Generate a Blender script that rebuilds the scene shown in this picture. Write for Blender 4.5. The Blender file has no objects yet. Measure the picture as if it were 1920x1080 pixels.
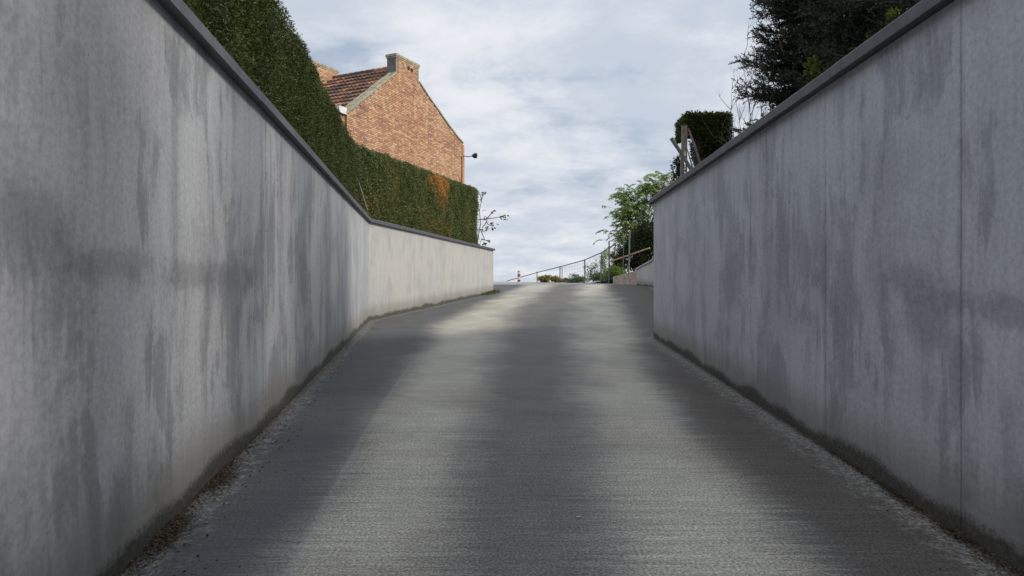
import bpy, bmesh, math, random
import numpy as np
from mathutils import Vector

random.seed(7); rng = np.random.default_rng(7)
sc = bpy.context.scene
COL = sc.collection

# ------------------------------------------------------------------ camera
# origin = eye, +Y up the ramp, z = 0 is eye level
cam_d = bpy.data.cameras.new('camera'); cam = bpy.data.objects.new('camera', cam_d); COL.objects.link(cam)
cam.location = (0, 0, 0); cam.rotation_euler = (math.radians(90), 0, 0)
cam_d.lens = 24.0; cam_d.sensor_width = 36.0; cam_d.shift_y = -12/1920
cam_d.clip_start = 0.05; cam_d.clip_end = 20000
sc.camera = cam

# ------------------------------------------------------------------ exposure
sc.view_settings.view_transform = 'Standard'; sc.view_settings.look = 'None'
sc.view_settings.gamma = 1; sc.view_settings.use_curve_mapping = False
sc.view_settings.exposure = 0.0

# ------------------------------------------------------------------ node helper
class NT:
    def __init__(s, tree): s.t = tree; s.n = tree.nodes; s.l = tree.links
    def new(s, ty, **kw):
        nd = s.n.new(ty)
        for k, v in kw.items(): setattr(nd, k, v)
        return nd
    def put(s, sock, v):
        if v is None: return
        if hasattr(v, 'is_linked') or hasattr(v, 'links'): s.l.new(v, sock)
        else:
            if isinstance(v, (tuple, list)) and len(v) == 3 and sock.type == 'RGBA': v = (*v, 1)
            sock.default_value = v
    def m(s, op, a, b=None, c=None, clamp=False):
        nd = s.new('ShaderNodeMath', operation=op, use_clamp=clamp)
        s.put(nd.inputs[0], a); s.put(nd.inputs[1], b); s.put(nd.inputs[2], c); return nd.outputs[0]
    def noise(s, vec, scale=1, detail=4, rough=.55, dist=0):
        nd = s.new('ShaderNodeTexNoise'); s.put(nd.inputs['Vector'], vec)
        nd.inputs['Scale'].default_value = scale; nd.inputs['Detail'].default_value = detail
        nd.inputs['Roughness'].default_value = rough; nd.inputs['Distortion'].default_value = dist
        return nd.outputs['Fac']
    def map(s, vec, scale=(1, 1, 1), loc=(0, 0, 0)):
        nd = s.new('ShaderNodeMapping'); s.put(nd.inputs['Vector'], vec)
        nd.inputs['Scale'].default_value = scale; nd.inputs['Location'].default_value = loc; return nd.outputs[0]
    def mr(s, v, a, b, c=0, d=1, smooth=True):
        nd = s.new('ShaderNodeMapRange'); nd.clamp = True
        if smooth: nd.interpolation_type = 'SMOOTHSTEP'
        s.put(nd.inputs['Value'], v); s.put(nd.inputs['From Min'], a); s.put(nd.inputs['From Max'], b)
        s.put(nd.inputs['To Min'], c); s.put(nd.inputs['To Max'], d); return nd.outputs[0]
    def mix(s, f, a, b, blend='MIX'):
        nd = s.new('ShaderNodeMix', data_type='RGBA', blend_type=blend)
        s.put(nd.inputs['Factor'], f); s.put(nd.inputs['A'], a); s.put(nd.inputs['B'], b)
        return nd.outputs['Result']
    def ramp(s, f, stops):
        nd = s.new('ShaderNodeValToRGB'); s.put(nd.inputs[0], f); e = nd.color_ramp.elements
        while len(e) < len(stops): e.new(.5)
        for i, (p, c) in enumerate(stops): e[i].position = p; e[i].color = (*c, 1)
        return nd.outputs[0]
    def sep(s, v):
        nd = s.new('ShaderNodeSeparateXYZ'); s.put(nd.inputs[0], v); return nd.outputs
    def comb(s, x, y, z=0.0):
        nd = s.new('ShaderNodeCombineXYZ'); s.put(nd.inputs[0], x); s.put(nd.inputs[1], y); s.put(nd.inputs[2], z); return nd.outputs[0]

def newmat(name):
    m = bpy.data.materials.new(name); m.use_nodes = True; t = NT(m.node_tree)
    bs = m.node_tree.nodes['Principled BSDF']; return m, t, bs
def bump(t, bs, h, strength=.3, dist=.02):
    b = t.new('ShaderNodeBump'); b.inputs['Strength'].default_value = strength; b.inputs['Distance'].default_value = dist
    t.put(b.inputs['Height'], h); t.l.new(b.outputs[0], bs.inputs['Normal'])

# ------------------------------------------------------------------ sky + sun (soft, veiled; from the right, a little behind)
SUN_EL = 33.0; SUN_DIR = Vector((0.96, -0.17, 0)).normalized()
w = bpy.data.worlds.new('World'); sc.world = w; w.use_nodes = True
t = NT(w.node_tree); bg = w.node_tree.nodes['Background']; bg.inputs['Strength'].default_value = 0.1
sky = t.new('ShaderNodeTexSky', sky_type='NISHITA'); sky.sun_disc = False
sky.sun_elevation = math.radians(SUN_EL); sky.sun_rotation = math.atan2(SUN_DIR.x, SUN_DIR.y)
sky.air_density = 1.2; sky.dust_density = 1.5
gen = t.new('ShaderNodeTexCoord').outputs['Generated']
x, y, z = t.sep(gen)
zz = t.m('ADD', t.m('MAXIMUM', z, 0.0), 0.30)
px = t.m('DIVIDE', x, zz); py = t.m('DIVIDE', y, zz)
pl = t.comb(px, py, 0.3)
n1 = t.noise(t.map(pl, (0.9, 1.3, 1), (3.6, 1.2, 0)), 1.0, 5, .55, .3)
n2 = t.noise(t.map(pl, (3.8, 4.6, 1), (5.2, 9.1, 0)), 1.0, 8, .60, .15)
n3 = t.noise(t.map(pl, (1.2, 2.6, 1), (11.2, 4.4, 2)), 1.0, 4, .5, .1)
fac = t.m('ADD', t.m('MULTIPLY', n1, .5), t.m('MULTIPLY', n2, .5))
cf = t.mr(fac, .41, .63)
cloud = t.mix(cf, (5.8, 6.4, 7.4), (8.5, 8.7, 9.1))
cover = t.mr(t.m('ADD', n3, t.m('MULTIPLY', t.m('SUBTRACT', n2, .5), .5)), .30, .46, .45, .97)
final = t.mix(cover, t.mix(.35, sky.outputs[0], (3.6, 4.9, 7.4)), cloud)
t.l.new(final, bg.inputs['Color'])

sd = bpy.data.lights.new('sun', 'SUN'); sd.energy = 2.6; sd.angle = math.radians(12); sd.color = (1, .93, .82)
sun = bpy.data.objects.new('sun', sd); COL.objects.link(sun)
to_sun = (SUN_DIR*math.cos(math.radians(SUN_EL)) + Vector((0, 0, math.sin(math.radians(SUN_EL)))))
sun.rotation_euler = to_sun.to_track_quat('Z', 'Y').to_euler()
sun.location = (20, -10, 25)

# ------------------------------------------------------------------ generic geometry helpers
def tag(o, label=None, cat=None, group=None, kind=None):
    if label: o['label'] = label
    if cat: o['category'] = cat
    if group: o['group'] = group
    if kind: o['kind'] = kind
    return o
def empty(name, loc=(0, 0, 0), rz=0, parent=None):
    o = bpy.data.objects.new(name, None); COL.objects.link(o); o.location = loc; o.rotation_euler = (0, 0, rz)
    o.empty_display_size = .2
    if parent: o.parent = parent
    return o
def link(name, me, mat, parent=None, smooth=False):
    o = bpy.data.objects.new(name, me); COL.objects.link(o)
    if mat: me.materials.append(mat)
    if parent: o.parent = parent
    if smooth: me.polygons.foreach_set('use_smooth', [True]*len(me.polygons))
    return o
class MB:
    def __init__(s): s.v = []; s.f = []; s.uv = None
    def add(s, vs, fs):
        b = len(s.v); s.v += [tuple(p) for p in vs]; s.f += [tuple(i+b for i in f) for f in fs]
    def box(s, a, b):
        x0, y0, z0 = a; x1, y1, z1 = b
        s.add([(x0, y0, z0), (x1, y0, z0), (x1, y1, z0), (x0, y1, z0), (x0, y0, z1), (x1, y0, z1), (x1, y1, z1), (x0, y1, z1)],
              [(0, 3, 2, 1), (4, 5, 6, 7), (0, 1, 5, 4), (1, 2, 6, 5), (2, 3, 7, 6), (3, 0, 4, 7)])
    def hexa(s, lo, hi):   # 4 bottom pts, 4 top pts
        s.add(list(lo)+list(hi), [(0, 3, 2, 1), (4, 5, 6, 7), (0, 1, 5, 4), (1, 2, 6, 5), (2, 3, 7, 6), (3, 0, 4, 7)])
    def tube(s, pts, r, n=6, cap=True):
        pts = [Vector(p) for p in pts]; rs = r if isinstance(r, (list, tuple)) else [r]*len(pts)
        base = len(s.v)
        for i, p in enumerate(pts):
            d = (pts[min(i+1, len(pts)-1)]-pts[max(i-1, 0)]).normalized()
            up = Vector((0, 0, 1)) if abs(d.z) < .9 else Vector((1, 0, 0))
            a = d.cross(up).normalized(); b = d.cross(a)
            for k in range(n):
                an = 2*math.pi*k/n; s.v.append(tuple(p+(a*math.cos(an)+b*math.sin(an))*rs[i]))
        for i in range(len(pts)-1):
            for k in range(n):
                k2 = (k+1) % n
                s.f.append((base+i*n+k, base+i*n+k2, base+(i+1)*n+k2, base+(i+1)*n+k))
        if cap:
            s.f.append(tuple(base+k for k in range(n))); s.f.append(tuple(base+(len(pts)-1)*n+k for k in reversed(range(n))))
    def build(s, name, mat, parent=None, smooth=False):
        me = bpy.data.meshes.new(name); me.from_pydata(s.v, [], s.f); me.update()
        return link(name, me, mat, parent, smooth)

def quad_mesh(name, V, mat, parent=None, attr=None):
    """V: (n,4,3) array of quads, each its own island"""
    n = len(V); me = bpy.data.meshes.new(name)
    me.vertices.add(n*4); me.vertices.foreach_set('co', V.reshape(-1).astype(np.float32))
    me.loops.add(n*4); me.loops.foreach_set('vertex_index', np.arange(n*4, dtype=np.int32))
    me.polygons.add(n); me.polygons.foreach_set('loop_start', np.arange(0, n*4, 4, dtype=np.int32))
    me.polygons.foreach_set('loop_total', np.full(n, 4, dtype=np.int32))
    me.update(calc_edges=True)
    if attr is not None:
        a = me.attributes.new('tint', 'FLOAT', 'POINT'); a.data.foreach_set('value', np.repeat(attr, 4).astype(np.float32))
    return link(name, me, mat, parent)
def unit(a): return a/np.maximum(np.linalg.norm(a, axis=-1, keepdims=True), 1e-9)
def leaves(P, D, L, W, flat=None, curl=.0):
    """diamond leaves: base P, direction D, length L, width W"""
    n = len(P); D = unit(D)
    r = rng.normal(size=(n, 3)) if flat is None else flat
    S = unit(np.cross(D, r)); L = np.broadcast_to(L, (n,))[:, None]; W = np.broadcast_to(W, (n,))[:, None]
    up = np.cross(S, D)
    m = P+D*L*.45+up*L*curl
    return np.stack([P, m+S*W/2, P+D*L, m-S*W/2], 1)

# ------------------------------------------------------------------ the place: plan curves
def rz(d):
    return -1.5+.028*d if d <= 46.4 else (-.2008+.0065*(d-46.4))
def left_x(d):
    return -1.48-.126*d if d < 17.6 else (-3.7+.169*(d-17.6) if d < 34 else -.93-.25*(d-34))
def right_x(d):
    return 2.35+.036*d if d < 13.7 else 2.843+(4.6-2.843)/1.8*(d-13.7) if d < 15.5 else 4.6+4.0/26.5*(d-15.5) if d < 42 else 8.6-.15*(d-42)
TOP = 1.55; TOPZ = TOP+.015    # coping underside
def at(px_, py_, D): return Vector(((px_-960)/1280*D, D, (528-py_)/1280*D))

# ------------------------------------------------------------------ materials
def concrete(name, base=(.36, .37, .38), dark=(.17, .175, .19), amount=1.0, stains=(), warm=(.42, .40, .36), moss=True, fade=.5):
    m, t, bs = newmat(name)
    uvn = t.new('ShaderNodeUVMap', uv_map='wall').outputs[0]
    u, h, _ = t.sep(uvn)
    wv = t.comb(u, h, 0.0)
    big = t.noise(t.map(wv, (.50, .42, 1)), 1, 4, .6, .5)
    warp = t.m('MULTIPLY', t.m('SUBTRACT', t.noise(t.map(wv, (1.3, .9, 1), (2, 6, 0)), 1, 3, .5), .5), .22)
    wv2 = t.comb(t.m('ADD', u, warp), h, 0.0)
    st1 = t.noise(t.map(wv2, (2.6, .42, 1), (4, 2, 0)), 1, 8, .66, .2)
    st2 = t.noise(t.map(wv2, (10., .45, 1), (1, 7, 0)), 1, 6, .66)
    blot = t.noise(t.map(wv2, (1.6, 1.0, 1), (7, 3, 0)), 1, 8, .66, .45)
    grain = t.noise(wv, 30, 7, .74)
    hue = t.noise(t.map(wv, (.8, .5, 1), (20, 3, 0)), 1, 3, .5)
    s = t.m('ADD', t.m('MULTIPLY', st1, .42), t.m('ADD', t.m('MULTIPLY', blot, .50), t.m('MULTIPLY', st2, .16)))
    ss = t.m('ADD', s, t.m('MULTIPLY', t.m('SUBTRACT', big, .5), .50))
    crisp = t.mr(ss, .535, .575, 0, .22*amount); crisp2 = t.mr(t.m('ADD', blot, t.m('MULTIPLY', t.m('SUBTRACT', st2, .5), .45)), .53, .56, 0, .24*amount)
    f = t.m('ADD', t.m('ADD', t.mr(ss, .42, .72, 0, .62*amount), crisp), crisp2, clamp=True)
    f = t.m('MULTIPLY', f, t.mr(u, 6.0, 14.0, 1.0, fade))
    c = t.mix(t.mr(hue, .35, .65), base, warm)
    c = t.mix(f, c, dark)
    # thin runs
    run = t.mr(t.m('ADD', t.noise(t.map(wv2, (24, .3, 1), (3, 1, 0)), 1, 4, .6), t.m('MULTIPLY', t.m('SUBTRACT', blot, .5), .5)), .60, .76, 0, .45*amount)
    c = t.mix(t.m('MULTIPLY', run, .6), c, tuple(v*.78 for v in dark))
    lite = t.mr(t.noise(t.map(wv, (9, .3, 1), (9, 4, 0)), 1, 4, .6), .62, .8, 0, .45)
    c = t.mix(t.m('MULTIPLY', lite, .5), c, tuple(v*1.15 for v in base))
    oc = t.new('ShaderNodeTexCoord').outputs['Object']; zt = t.m('SUBTRACT', TOPZ, t.sep(oc)[2])
    dn = t.noise(t.map(wv, (7.5, 0, 1), (1, 0, 3)), 1, 4, .7); dl_ = t.m('MULTIPLY', t.mr(t.noise(t.map(wv, (3.1, 0, 1), (8, 0, 1)), 1, 3, .6), .35, .68), 1.9)
    drip = t.m('MULTIPLY', t.mr(dn, .53, .60), t.mr(t.m('DIVIDE', zt, t.m('ADD', dl_, .05)), 1.0, .0, 0, .28))
    drip = t.m('MULTIPLY', drip, t.mr(st2, .38, .58))
    c = t.mix(drip, c, tuple(v*.6 for v in dark))
    top_band = t.m('ADD', zt, t.m('MULTIPLY', t.m('SUBTRACT', blot, .5), .25))  # ragged darker band along the top of the wall
    c = t.mix(t.mr(top_band, .10, .0, 0, .35), c, tuple(v*.7 for v in dark))
    mid = t.noise(t.map(wv2, (1, .10, 1), (3, 9, 0)), 13, 7, .72)
    c = t.mix(1.0, c, t.ramp(mid, [(.38, (.92, .92, .93)), (.5, (1, 1, 1)), (.62, (1.04, 1.04, 1.04))]), 'MULTIPLY')
    rag = t.noise(t.map(wv, (4.2, 2.6, 1), (2, 8, 0)), 1, 9, .78)
    for (su, sv, ru, rv, st) in stains:
        du = t.m('DIVIDE', t.m('SUBTRACT', u, su), ru); dv = t.m('DIVIDE', t.m('SUBTRACT', h, sv), rv)
        d = t.m('SQRT', t.m('ADD', t.m('MULTIPLY', du, du), t.m('MULTIPLY', dv, dv)))
        d = t.m('ADD', d, t.m('ADD', t.m('MULTIPLY', t.m('SUBTRACT', rag, .5), 3.0), t.m('MULTIPLY', t.m('SUBTRACT', st2, .5), 1.3)))
        c = t.mix(t.m('ADD', t.mr(d, 1.5, .2, 0, st*.50), t.mr(d, .95, .70, 0, st*.16)), c, tuple(v*.66 for v in dark))
    c = t.mix(1.0, c, t.ramp(grain, [(.40, (.88, .88, .88)), (.5, (1, 1, 1)), (.60, (1.09, 1.09, 1.09))]), 'MULTIPLY')
    pore = t.new('ShaderNodeTexVoronoi'); pore.inputs['Scale'].default_value = 16; t.put(pore.inputs['Vector'], wv); pore.inputs['Randomness'].default_value = 1
    pm = t.m('MULTIPLY', t.mr(pore.outputs['Distance'], .10, .05), t.mr(t.sep(pore.outputs['Color'])[0], .80, .84, 0, .6))
    c = t.mix(pm, c, tuple(v*.35 for v in dark))
    if moss:
        e1 = t.noise(t.map(wv, (.9, .0, 1), (5, 5, 0)), 1, 3, .55)
        e2 = t.noise(t.map(wv, (1, 1.1, 1), (5, 5, 0)), 26, 7, .8)
        hm = t.m('ADD', .055, t.m('MULTIPLY', t.mr(e1, .30, .70), .10))
        hh = t.m('ADD', h, t.m('MULTIPLY', t.m('SUBTRACT', e2, .5), .17))
        c = t.mix(t.mr(hh, .50, .12, 0, .45), c, (.20, .185, .155))
        mm = t.mr(t.m('SUBTRACT', hh, hm), .045, -.045, 0, .88)
        c = t.mix(t.mr(hh, .55, .12, 0, .35), c, (.22, .20, .16))
        c = t.mix(mm, c, t.mix(t.mr(e2, .4, .65), (.035, .034, .030), (.10, .095, .07)))
    bs.inputs['Roughness'].default_value = .82; bs.inputs['Specular IOR Level'].default_value = .25
    t.l.new(c, bs.inputs['Base Color'])
    bump(t, bs, t.m('ADD', t.m('MULTIPLY', grain, .6), blot), .25, .012)
    return m

def simple(name, col, rough=.7, var=.25, scale=8, metal=0, spec=.4, bmp=.2):
    m, t, bs = newmat(name)
    o = t.new('ShaderNodeTexCoord').outputs['Object']
    n = t.noise(o, scale, 6, .65)
    g = t.noise(o, scale*7, 4, .6)
    f = t.m('ADD', t.m('MULTIPLY', n, .7), t.m('MULTIPLY', g, .3))
    c = t.mix(t.mr(f, .3, .7), tuple(v*(1-var) for v in col), tuple(min(1, v*(1+var)) for v in col))
    t.l.new(c, bs.inputs['Base Color']); bs.inputs['Roughness'].default_value = rough
    bs.inputs['Metallic'].default_value = metal; bs.inputs['Specular IOR Level'].default_value = spec
    bump(t, bs, f, bmp, .01)
    return m

def leafmat(name, stops, brown=None, trans=.25, rough=.5):
    """colour varies leaf by leaf (random per island) and in drifts (object noise)"""
    m, t, bs = newmat(name)
    r = t.new('ShaderNodeNewGeometry').outputs['Random Per Island']
    o = t.new('ShaderNodeTexCoord').outputs['Object']
    n = t.noise(o, 1.3, 4, .6)
    f = t.m('ADD', t.m('MULTIPLY', r, .75), t.m('MULTIPLY', t.m('SUBTRACT', n, .5), .9), clamp=False)
    c = t.ramp(t.m('ADD', f, .1, clamp=True), stops)
    if brown:
        a = t.new('ShaderNodeAttribute', attribute_name='tint').outputs['Fac']
        c = t.mix(a, c, t.mix(r, brown[0], brown[1]))
    t.l.new(c, bs.inputs['Base Color']); bs.inputs['Roughness'].default_value = rough
    bs.inputs['Specular IOR Level'].default_value = .3
    tr = t.new('ShaderNodeBsdfTranslucent'); t.l.new(t.mix(1.0, c, (1.3, 1.4, .6), 'MULTIPLY'), tr.inputs[0])
    mx = t.new('ShaderNodeMixShader'); mx.inputs[0].default_value = trans
    out = [q for q in t.n if q.type == 'OUTPUT_MATERIAL'][0]
    t.l.new(bs.outputs[0], mx.inputs[1]); t.l.new(tr.outputs[0], mx.inputs[2]); t.l.new(mx.outputs[0], out.inputs[0])
    return m

M = {}
# stains: (u = distance up the ramp, height above ramp, half sizes, strength)
M['wall_left'] = concrete('stained concrete left', base=(.44, .465, .485), dark=(.225, .235, .25), warm=(.41, .41, .43), amount=.95,
    stains=[(2.62, 1.62, .32, .20, .75), (3.3, 1.50, .6, .08, .6), (4.4, 1.42, .9, .10, .65), (5.3, 1.38, .9, .14, .7), (2.2, .45, .5, .5, .5),
            (4.02, 2.1, .06, .9, .6), (6.15, 1.6, .07, 1.3, .55), (2.9, 2.3, .5, .35, .3), (6.22, .7, .05, .8, .5)])
M['wall_far'] = concrete('pale concrete far', base=(.49, .485, .475), dark=(.33, .33, .335), warm=(.50, .485, .45), amount=.5, fade=1.0)
M['wall_right'] = concrete('stained concrete right', base=(.56, .575, .62), dark=(.31, .32, .355), warm=(.52, .53, .57), amount=.9,
    stains=[(4.35, 1.38, .22, .14, .8), (4.15, 1.15, .30, .20, .75), (3.85, 1.3, .35, .08, .7), (3.3, 1.25, .6, .08, .7), (4.55, 2.1, .35, .35, .35),
            (5.7, 1.7, .3, .6, .4), (6.6, 1.2, .5, .6, .4), (5.56, 1.2, .05, 1.0, .6), (3.78, 1.4, .04, 1.2, .6), (8.2, 1.2, .5, .9, .3)])
M['old_block'] = simple('weathered tan concrete', (.36, .31, .24), .9, .45, 3)
M['core'] = simple('joint filler', (.10, .10, .10), .9)
M['coping'] = simple('dark grey coping', (.085, .088, .10), .55, .3, 5, bmp=.1)
M['timber'] = simple('weathered timber', (.24, .21, .18), .85, .35, 14)
M['bark'] = simple('bark', (.13, .11, .09), .9, .4, 12)
M['greybark'] = simple('grey bark', (.25, .25, .25), .9, .4, 12)
M['twig'] = simple('bare twigs', (.30, .25, .22), .85, .3, 12)
M['metal'] = simple('galvanised steel', (.16, .165, .17), .5, .3, 9, metal=.3)
M['rust'] = simple('rusty rail', (.48, .30, .19), .8, .35, 9)
M['white'] = simple('white painted board', (.78, .79, .80), .5, .08, 4)
M['black'] = simple('black plastic', (.02, .02, .024), .4, .2, 9)
M['render'] = simple('grey cement render', (.17, .165, .16), .9, .35, 6)
M['capstone'] = simple('mossy mortar coping', (.40, .37, .26), .95, .4, 5)
M['mortar'] = simple('mortar', (.30, .25, .20), .95, .3, 5)
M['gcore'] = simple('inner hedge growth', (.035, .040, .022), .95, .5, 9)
M['soil'] = simple('garden soil', (.07, .06, .04), .95, .5, 3)
M['street'] = simple('pale street concrete', (.40, .39, .37), .9, .2, 1.2)

# ramp material
m, t, bs = newmat('brushed driveway concrete'); M['ramp'] = m
uv = t.new('ShaderNodeUVMap', uv_map='lane').outputs[0]; ed = t.new('ShaderNodeUVMap', uv_map='edge').outputs[0]
lu, ld, _ = t.sep(uv); dl, dr, _ = t.sep(ed)
ob = t.new('ShaderNodeTexCoord').outputs['Object']; X, Y, Z = t.sep(ob)
wv = t.comb(X, Y, 0.0)
wob = t.m('MULTIPLY', t.m('SUBTRACT', t.noise(t.map(wv, (.7, .35, 1)), 1, 3, .5, .3), .5), .7)
wob2 = t.m('MULTIPLY', t.m('SUBTRACT', t.noise(t.map(wv, (2.0, 22, 1)), 1, 8, .8), .5), .9)
au = t.m('ABSOLUTE', t.m('ADD', lu, t.m('ADD', wob, wob2)))
trk = t.m('SUBTRACT', 1.0, t.mr(t.m('ABSOLUTE', t.m('SUBTRACT', au, 1.0)), .10, .80))
trkf = t.m('MULTIPLY', trk, t.mr(t.noise(t.map(wv, (.6, .35, 1), (3, 3, 0)), 1, 3, .5), .25, .6, .6, 1))
br1 = t.noise(t.map(wv, (1.6, 60, 1)), 1, 6, .78, .1)
br2 = t.noise(t.map(wv, (5.0, 170, 1), (2, 2, 0)), 1, 4, .8)
br3 = t.noise(t.map(wv, (.9, 17, 1), (6, 2, 0)), 1, 7, .78, .2)
grain = t.noise(wv, 60, 7, .85)
c = t.mix(trkf, (.175, .171, .165), (.52, .50, .43))
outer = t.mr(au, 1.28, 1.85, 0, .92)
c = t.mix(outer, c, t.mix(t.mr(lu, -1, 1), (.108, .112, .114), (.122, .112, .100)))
mott = t.noise(t.map(wv, (1.3, 1.0, 1), (31, 8, 0)), 1, 8, .72)
c = t.mix(1.0, c, t.ramp(mott, [(.38, (.90, .90, .90)), (.5, (1, 1, 1)), (.60, (1.08, 1.08, 1.07))]), 'MULTIPLY')
brow = t.mr(t.noise(t.map(wv, (.8, .6, 1), (8, 8, 0)), 1, 4, .6), .45, .7, 0, .6)
c = t.mix(brow, c, t.mix(1.0, c, (.94, .86, .80), 'MULTIPLY'))
bb = t.m('ADD', t.m('MULTIPLY', br1, .38), t.m('ADD', t.m('MULTIPLY', br2, .30), t.m('MULTIPLY', br3, .32)))
c = t.mix(1.0, c, t.ramp(bb, [(.38, (.62, .62, .62)), (.5, (1, 1, 1)), (.62, (1.36, 1.36, 1.35))]), 'MULTIPLY')
c = t.mix(1.0, c, t.ramp(grain, [(.43, (.50, .50, .50)), (.5, (.96, .96, .96)), (.57, (1.5, 1.5, 1.5))]), 'MULTIPLY')
sc1 = t.mr(t.noise(t.map(wv, (1.1, 26, 1), (4, 4, 0)), 1, 7, .8, .2), .58, .70, 0, .6)
c = t.mix(sc1, c, (.055, .055, .057))
# day joint curving along the left lane, and two scratches
jx = t.m('SUBTRACT', X, t.m('ADD', t.m('MULTIPLY', Y, t.m('ADD', -.125, t.m('MULTIPLY', Y, .0049))), t.m('ADD', -.72, t.m('MULTIPLY', t.m('SUBTRACT', t.noise(t.map(wv, (0, 2, 1)), 1, 4, .6), .5), .05))))
jl = t.m('MULTIPLY', t.mr(t.m('ABSOLUTE', jx), .026, .004), t.m('MULTIPLY', t.mr(Y, 13, 8, 0, .36), t.mr(br3, .40, .55, .35, 1)))
c = t.mix(jl, c, (.38, .385, .38))
c = t.mix(t.m('MULTIPLY', t.mr(jx, .02, -.05), t.mr(Y, 12, 6, 0, .35)), c, (.105, .115, .125))
for yy, xa, xb in ((4.05, -1.0, -.05), (4.75, -1.25, -.1)):
    d_ = t.m('ABSOLUTE', t.m('SUBTRACT', t.m('SUBTRACT', Y, yy), t.m('MULTIPLY', X, .10)))
    f = t.m('MULTIPLY', t.mr(d_, .011, .003), t.m('MULTIPLY', t.mr(X, xa-.2, xa+.2), t.mr(X, xb+.3, xb-.2, 0, .3)))
    c = t.mix(f, c, (.40, .40, .39))
# lime and grit along the wall foot
en = t.noise(wv, 9, 6, .7)
en2 = t.noise(wv, 32, 5, .75)
for dd, k in ((dl, .26), (dr, .34)):
    e = t.m('ADD', dd, t.m('MULTIPLY', t.m('SUBTRACT', en, .5), .9))
    f = t.m('MULTIPLY', t.mr(e, k, .02, 0, .75), t.mr(en2, .44, .56))
    c = t.mix(f, c, (.46, .455, .43))
    g = t.m('MULTIPLY', t.mr(t.m('ADD', dd, t.m('MULTIPLY', t.m('SUBTRACT', en, .5), .25)), .09, .01), .85)
    c = t.mix(g, c, t.mix(t.mr(en2, .45, .6), (.05, .045, .035), (.17, .15, .12)))
t.l.new(c, bs.inputs['Base Color']); bs.inputs['Roughness'].default_value = .78; bs.inputs['Specular IOR Level'].default_value = .3
bump(t, bs, t.m('ADD', t.m('MULTIPLY', br1, .6), t.m('MULTIPLY', grain, .5)), .30, .005)

# brick + tile
m, t, bs = newmat('old orange brick'); M['brick'] = m
r = t.new('ShaderNodeNewGeometry').outputs['Random Per Island']; ob = t.new('ShaderNodeTexCoord').outputs['Object']
n = t.noise(ob, .8, 4, .6)
f = t.m('ADD', t.m('MULTIPLY', r, .7), t.m('MULTIPLY', t.m('SUBTRACT', n, .36), 1.1), clamp=True)
c = t.ramp(f, [(0, (.26, .18, .15)), (.12, (.40, .22, .155)), (.35, (.53, .28, .165)), (.6, (.62, .36, .21)), (.8, (.72, .48, .28)), (1, (.60, .47, .34))])
c = t.mix(t.mr(t.noise(ob, 6, 6, .75), .5, .72, 0, .45), c, (.30, .24, .20))
t.l.new(c, bs.inputs['Base Color']); bs.inputs['Roughness'].default_value = .9
m, t, bs = newmat('clay roof tile'); M['tile'] = m
r = t.new('ShaderNodeNewGeometry').outputs['Random Per Island']; ob = t.new('ShaderNodeTexCoord').outputs['Object']
n = t.noise(t.map(ob, (1.4, .5, 1.4)), 1.0, 3, .6)
f = t.m('ADD', t.m('MULTIPLY', r, .42), t.m('MULTIPLY', t.m('SUBTRACT', n, .30), 1.7), clamp=True)
c = t.ramp(f, [(0, (.06, .05, .05)), (.35, (.14, .09, .075)), (.55, (.24, .13, .09)), (.8, (.46, .22, .13)), (1, (.52, .31, .21))])
t.l.new(c, bs.inputs['Base Color']); bs.inputs['Roughness'].default_value = .85

M['hedge_big'] = leafmat('yew hedge leaves', [(0, (.028, .040, .014)), (.4, (.062, .082, .024)), (.75, (.105, .125, .034)), (1, (.18, .18, .05))], trans=.2)
M['hedge_far'] = leafmat('far hedge leaves', [(0, (.045, .055, .03)), (.3, (.095, .13, .048)), (.6, (.155, .19, .065)), (.85, (.24, .225, .10)), (1, (.32, .24, .17))],
                         brown=((.50, .22, .07), (.72, .38, .13)), trans=.2)
M['conifer'] = leafmat('dark conifer needles', [(0, (.012, .022, .015)), (.5, (.026, .042, .024)), (.85, (.042, .062, .028)), (1, (.10, .13, .03))], trans=.12)
M['topiary'] = leafmat('topiary leaves', [(0, (.025, .036, .014)), (.5, (.05, .075, .020)), (.85, (.12, .14, .03)), (1, (.19, .16, .05))], trans=.2)
M['compound'] = leafmat('light green leaflets', [(0, (.08, .12, .05)), (.4, (.24, .33, .12)), (.8, (.38, .48, .17)), (1, (.55, .60, .32))], trans=.4)
M['darkshrub'] = leafmat('dark shrub leaves', [(0, (.012, .022, .010)), (.5, (.03, .05, .018)), (1, (.07, .10, .03))], trans=.15)
M['sprig'] = leafmat('fresh sprig leaves', [(0, (.06, .10, .02)), (.5, (.15, .21, .03)), (1, (.28, .33, .06))], trans=.4)
M['vine'] = leafmat('young tree leaves', [(0, (.05, .07, .03)), (.5, (.10, .13, .05)), (1, (.22, .24, .10))], trans=.3)
M['sh_yellow'] = leafmat('autumn shrub leaves', [(0, (.10, .11, .03)), (.5, (.24, .22, .06)), (.8, (.36, .26, .08)), (1, (.40, .18, .08))], trans=.3)
M['sh_red'] = leafmat('reddish shrub leaves', [(0, (.16, .08, .06)), (.4, (.32, .16, .11)), (.7, (.30, .26, .12)), (1, (.45, .28, .24))], trans=.3)
M['sh_green'] = leafmat('grey green shrub leaves', [(0, (.06, .10, .06)), (.5, (.14, .20, .11)), (.8, (.24, .30, .18)), (1, (.40, .44, .32))], trans=.3)
M['grass'] = leafmat('grass blades', [(0, (.05, .06, .02)), (.5, (.12, .13, .05)), (1, (.26, .22, .11))], trans=.3)
M['dead'] = leafmat('fallen leaves', [(0, (.025, .02, .013)), (.5, (.07, .05, .03)), (.85, (.14, .095, .055)), (1, (.10, .10, .04))], trans=.1)
M['grit'] = simple('grit', (.20, .19, .17), .95, .6, 40)
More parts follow.
